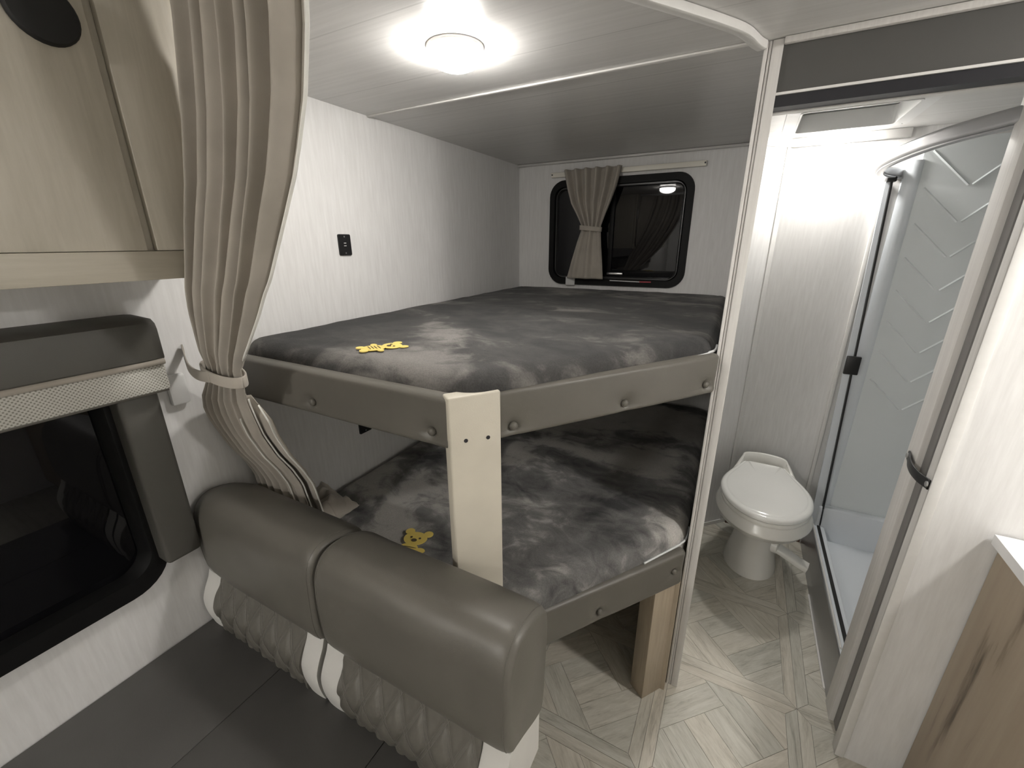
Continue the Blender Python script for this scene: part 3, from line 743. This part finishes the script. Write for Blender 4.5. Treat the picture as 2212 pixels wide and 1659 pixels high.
v, f = loft([[(x, y, z) for x, y in ((.506, YB-.001), (.508, YB-.010), (.522, YB-.020), (.545, YB-.022), (.556, YB-.018), (.562, YB-.012), (.562, YB-.001))] for z in (.155, 1.86)])
mesh('corner_column', v, f, 'acrylic_pan', sh, True, angle=40)
box('side_panel', (XR-.014, Y0s, .076), (XR-.003, YB-.05, 1.93), 'acrylic', sh)
# chevron ribs
CV = [1.755-.1337*k for k in range(8)]
for k, z in enumerate(CV):
    xv = .716
    for sg, ln in ((-1, .135), (1, .16)):
        a = Vector((xv+sg*.006, YB-.012, z+.006)); b = Vector((xv+sg*ln, YB-.012, z+ln))
        v, f = sweep([a, b], [(-.0045, 0), (0, .004), (.0045, 0)], (0, -1, 0)); mesh('chevron_rib', v, f, 'acrylic', bk)
# retractable screen: bowed header, wall jamb, strike bar, pull
sc = empty('shower_screen', (.46, 2.0, .15), 'bowed silver shower header with folded screen, slim dark closing bar and black pull', 'shower screen')
hpth = smoothcurve([(.492, YB-.004, 1.818), (.425, YB-.10, 1.818), (.385, YB-.22, 1.818), (.366, 2.02, 1.818), (.380, 1.80, 1.818), (.415, 1.62, 1.818), (.478, 1.475, 1.818), (.500, 1.440, 1.818)], 60)
v, f = sweep(hpth, rrect(.026, .036, .009, 4)); mesh('header', v, f, 'brushed_metal', sc, True, angle=60)
v, f = sweep([p+Vector((.008, 0, -.020)) for p in hpth], rrect(.022, .006, .002, 2)); mesh('header_lip', v, f, 'brushed_metal', sc, True)
box('wall_jamb', (.446, YB-.016, .154), (.462, YB-.001, 1.79), 'trim_plain', sc, .003)
def slab(x0t, x1t, x0b, x1b, zt, zb, y0, y1):
    return [(x0b, y0, zb), (x1b, y0, zb), (x1b, y1, zb), (x0b, y1, zb), (x0t, y0, zt), (x1t, y0, zt), (x1t, y1, zt), (x0t, y1, zt)], [(0, 1, 2, 3), (4, 5, 6, 7), (0, 1, 5, 4), (1, 2, 6, 5), (2, 3, 7, 6), (3, 0, 4, 7)]
v, f = slab(.450, .464, .492, .529, 1.785, .158, YB-.040, YB-.030); mesh('screen_fold', v, f, 'acrylic_pan', sc)
v, f = slab(.464, .471, .530, .537, 1.800, .158, YB-.052, YB-.030); mesh('strike_bar', v, f, 'black_plastic', sc)
box('pull', (.466, YB-.066, .975), (.520, YB-.050, 1.060), 'black_plastic', sc, .004)
box('header_clip', (.450, YB-.055, 1.782), (.482, YB-.012, 1.801), 'black_plastic', sc, .003)

# ================================================================== DOOR STRAP
sp = empty('door_strap', (.46, 1.38, 1.0), 'short black webbing strap with two steel snaps across the pocket door slot', 'strap')
pts = smoothcurve([(.4745, 1.442, .992), (.472, 1.425, .992), (.464, 1.390, .991), (.460, 1.350, .990), (.464, 1.312, .988), (.4735, 1.286, .987), (.4742, 1.278, .987)], 28)
v, f = sweep(pts, rrect(.004, .026, .0012, 2)); mesh('webbing', v, f, 'black_plastic', sp, True)
for p in (pts[2], pts[-4]): lathe('snap', p+Vector((-.002, 0, 0)), [(.0075, 0), (.007, .003), (.004, .0042), (0, .0045)], 'screw_steel', sp, 16, (-1, 0, 0))

# ================================================================== VANITY
va_ = empty('vanity_cabinet', (.98, 1.0, 0), 'brown wood-grain vanity cabinet against the bathroom door wall', 'cabinet')
box('carcass', (.628, .70, .06), (XR-.003, 1.272, .868), 'wood_vanity', va_, .002); box('toe_kick', (.665, .76, 0), (XR-.003, 1.270, .06), 'black_matte', va_)
v = [(.602, .66), (XR-.003, .66), (XR-.003, 1.273), (.613, 1.273)]
v, f = loft([[(a, b, .870) for a, b in v], [(a, b, .896) for a, b in v]]); tag(mesh('countertop', v, f, 'countertop'), 'plain white countertop on the brown vanity cabinet', 'countertop')

# ================================================================== OVERHEAD CABINET
oc = empty('overhead_cabinet', (-1.11, -.2, 1.493), 'pale oak overhead cabinet hanging above the dinette window', 'cabinet')
XF = -.985; YE = .540
box('carcass', (XL+.001, -1.2, 1.500), (XF-.018, YE, ZC-.001), 'wood_cabinet', oc)
box('bottom_rail', (XF-.018, -1.2, 1.493), (XF, YE+.002, 1.545), 'wood_cabinet_h', oc, .0015)
box('end_stile', (XF-.016, .420, 1.546), (XF-.001, YE+.001, ZC-.001), 'wood_cabinet', oc, .001)
box('stile_groove', (XF-.018, .404, 1.546), (XF-.0165, .420, ZC-.001), 'wood_cabinet', oc)
box('door_panel', (XF-.016, -.30, 1.546), (XF-.001, .404, ZC-.001), 'wood_cabinet', oc, .001)
box('door_panel', (XF-.016, -1.2, 1.546), (XF-.001, -.306, ZC-.001), 'wood_cabinet', oc, .001)
lathe('speaker', (XF-.002, .350, 1.888), [(.043, 0), (.043, .006), (.040, .010), (.02, .011), (0, .011)], 'black_matte', oc, 32, (1, 0, 0))

# ================================================================== DINETTE WINDOW, VALANCE
w1 = bpy.data.objects.new('window_1', None); COL.objects.link(w1); w1.location = (XL, -.35, .705); w1['_w'] = (XL, -.35, .705); struct(w1)
yc, zc = (-1.09+.385)/2, (.705+1.36)/2
v, f = rr_ring(yc, zc, 1.475, .655, .095, 1.36, .54, .06, XL-.03, XL+.014, 'x'); mesh('window_frame', v, f, 'window_rubber', w1, True, angle=40)
v, f = rr_plate(yc, zc, 1.38, .56, .06, XL-.032, XL-.026, 'x'); mesh('pane', v, f, 'night_glass', w1)
va2 = empty('window_surround', (XL, -.3, .785), 'charcoal padded window surround with box valance and side leg', 'valance')
sec = [(XL+.001, 1.405), (XL+.085, 1.402), (XL+.100, 1.392), (XL+.104, 1.378), (XL+.104, 1.312), (XL+.098, 1.305), (XL+.001, 1.305)]
loops = []
for y, k in ((-1.2, 1), (.405, 1), (.430, .97), (.443, .90), (.449, .80)):
    loops.append([(a if k == 1 else XL+.001+(a-XL-.001)*(.6+.4*k), y, 1.355+(b-1.355)*(.55+.45*k) if b > 1.355 else b) for a, b in sec])
v, f = loft(loops); mesh('valance', v, f, 'vinyl_surround', va2, True, angle=35)
tube('piping', [(XL+.098, -1.2, 1.303), (XL+.098, .445, 1.303)], .007, 'curtain_taupe', va2, 10)
box('side_leg', (XL+.001, .352, .778), (XL+.060, .432, 1.300), 'vinyl_surround', va2, .010, 3)
bl = empty('window_blind', (XL+.07, -.3, 1.23), 'raised woven white blind stacked under the charcoal valance', 'blind')
box('blind_stack', (XL+.020, -1.15, 1.236), (XL+.096, .446, 1.296), 'woven_blind', bl, .004)
box('bottom_bar', (XL+.026, -1.15, 1.230), (XL+.090, .444, 1.2365), 'vinyl_taupe', bl, .002)

# ================================================================== DINETTE BENCH
bb = box('dinette_base', (XL+.002, -.75, 0), (-.27, .575, .395), 'trim_white', bev=.003); tag(bb, 'white boxed bench base under the dark dinette seat cushions', 'bench base')
GAP = [(XL+.004, -.9204), (-.9196, -.5564), (-.5556, -.262)]
LAB = ['charcoal flat seat cushion against the wall below the dinette window', 'charcoal flat seat cushion in the middle of the dinette bench', 'charcoal flat seat cushion at the aisle end of the dinette bench']
for (a, b), lb in zip(GAP, LAB):
    tag(box('seat_cushion', (a, -.75, .396), (b, .452, .503), 'vinyl_seat', bev=.0022, seg=2), lb, 'cushion', 'dinette seat cushions')
def smoothloop(pts, n):
    P = [Vector((*p, 0)) for p in pts]; m_ = len(P); out = []
    for i in range(n):
        u = i/n*m_; k = int(u) % m_; s = u-int(u)
        p0, p1, p2, p3 = P[k-1], P[k], P[(k+1) % m_], P[(k+2) % m_]
        q = .5*((2*p1)+(p2-p0)*s+(2*p0-5*p1+4*p2-p3)*s*s+(3*p1-p0-3*p2+p3)*s**3); out.append((q.x, q.y))
    return out
BOL = smoothloop([(.445, .668), (.436, .700), (.434, .760), (.435, .820), (.440, .866), (.458, .902), (.490, .919), (.540, .914), (.580, .897), (.603, .871), (.605, .800), (.598, .700), (.588, .615), (.560, .610), (.500, .640), (.462, .658)], 84)
BC = (.518, .775)
def back_cushion(x0, x1, label, rl, rr):
    o = empty('back_cushion', ((x0+x1)/2, .52, .503), label, 'cushion', 'dinette back cushions')
    loops = []
    L = x1-x0; us = [0, .002, .006, .012, .02, .03, .045]; us = us+[.045+(L-.09)*k/26 for k in range(1, 26)]+[L-q for q in reversed(us)]
    for u in us:
        dl, dr = u/rl, (L-u)/rr; e = min(dl, dr, 1); s = 1-.11*(1-math.sqrt(max(0, 1-(1-e)**2))) * (1.3 if (rl > .05 and dl < dr) else 1)
        loops.append([(x0+u, BC[0]+(a-BC[0])*s+.003*noise.noise(Vector((u*9+x0, b*9, 0))), BC[1]+.02*(1-s)*0+(b-BC[1])*s+.003*noise.noise(Vector((u*11+x0, a*9, 2)))) for a, b in BOL])
    v, f = loft(loops); mesh('headrest', v, f, 'vinyl_taupe', o, True, angle=70)
    for e in (.014, L-.014):
        k = min(range(len(us)), key=lambda i: abs(us[i]-e)); lp = loops[k]; ring_ = [Vector(p) for p in lp[44:64]+lp[0:24]] if False else [Vector(p) for p in lp]
        v, f = sweep(ring_+[ring_[0]], circ(.0009, 6), (1, 0, 0), False); mesh('seam', v, f, 'vinyl_taupe', o, True)
    # quilted lower pad
    sw = .062
    def prof(z): # front y of the pad
        w = (z-.500)/(.665-.500); return .428-.012*math.sin(PI*min(1, max(0, w*1.1)))+.055*max(0, w-.55)**1.3
    def quilt(x, z):
        p = .060; a = (x*1.0+z*.50)/p; b = (x*1.0-z*.50)/p
        da, db = abs(a-round(a)), abs(b-round(b)); return .0065*(1-math.exp(-(da/.13)**2))*(1-math.exp(-(db/.13)**2))
    def pad(name, xa, xb, fn, material, par, nx, nz=26):
        vs, fs = [], []
        for j in range(nz+1):
            z = .4985+(.672-.4985)*j/nz
            for i in range(nx+1):
                x = xa+(xb-xa)*i/nx; vs.append((x, prof(z)-fn(x, z), z))
        n = len(vs); vs += [(x, .575, z) for x, y, z in vs]
        w = nx+1
        for j in range(nz):
            for i in range(nx): a = j*w+i; fs.append((a, a+1, a+w+1, a+w))
        B = [i for i in range(w)]+[j*w+nx for j in range(1, nz+1)]+[nz*w+i for i in range(nx-1, -1, -1)]+[j*w for j in range(nz-1, 0, -1)]
        for k in range(len(B)): a, b = B[k], B[(k+1) % len(B)]; fs.append((a, b, n+b, n+a))
        fs.append(tuple(n+i for i in B)); 
        return mesh(name, vs, fs, material, par, True, angle=60)
    qp = pad('quilted_pad', x0+sw, x1-sw, quilt, 'vinyl_taupe', o, int((L-2*sw)/.0045))
    pad('side_pad', x0+.004, x0+sw-.0005, lambda x, z: .004*math.sin(PI*(x-x0)/sw)**.5 if 0 < x-x0 < sw else 0, 'vinyl_white', o, 8)
    pad('side_pad', x1-sw+.0005, x1-.004, lambda x, z: .004*math.sin(PI*(x1-x)/sw)**.5 if 0 < x1-x < sw else 0, 'vinyl_white', o, 8)
    # paired stitching along both diagonals
    bm_v, bm_f = [], []
    p = .060
    for sg in (1, -1):
        for k in range(int((x0-.6)/p)-2, int((x1+.6)/p)+3):
            for off in (-.0042, .0042):
                pts = []
                for j in range(30):
                    z = .505+(.665-.505)*j/29; x = k*p-sg*z*.50+off
                    if x0+sw+.002 < x < x1-sw-.002: pts.append(Vector((x, prof(z)-quilt(x, z)-.0006, z)))
                if len(pts) > 2:
                    v, f = sweep(pts, circ(.00045, 4), (0, 1, 0), True); b = len(bm_v); bm_v += v; bm_f += [tuple(i+b for i in q) for q in f]
    mesh('stitching', bm_v, bm_f, 'thread_grey', qp, kind='stuff')
    return o
back_cushion(XL+.010, -.745, 'taupe vinyl back cushion with quilted pad against the side wall', .10, .03)
back_cushion(-.739, -.244, 'taupe vinyl back cushion with quilted pad in front of the cream bunk post', .03, .03)

for o in bpy.data.objects:
    if '_w' in o: del o['_w']
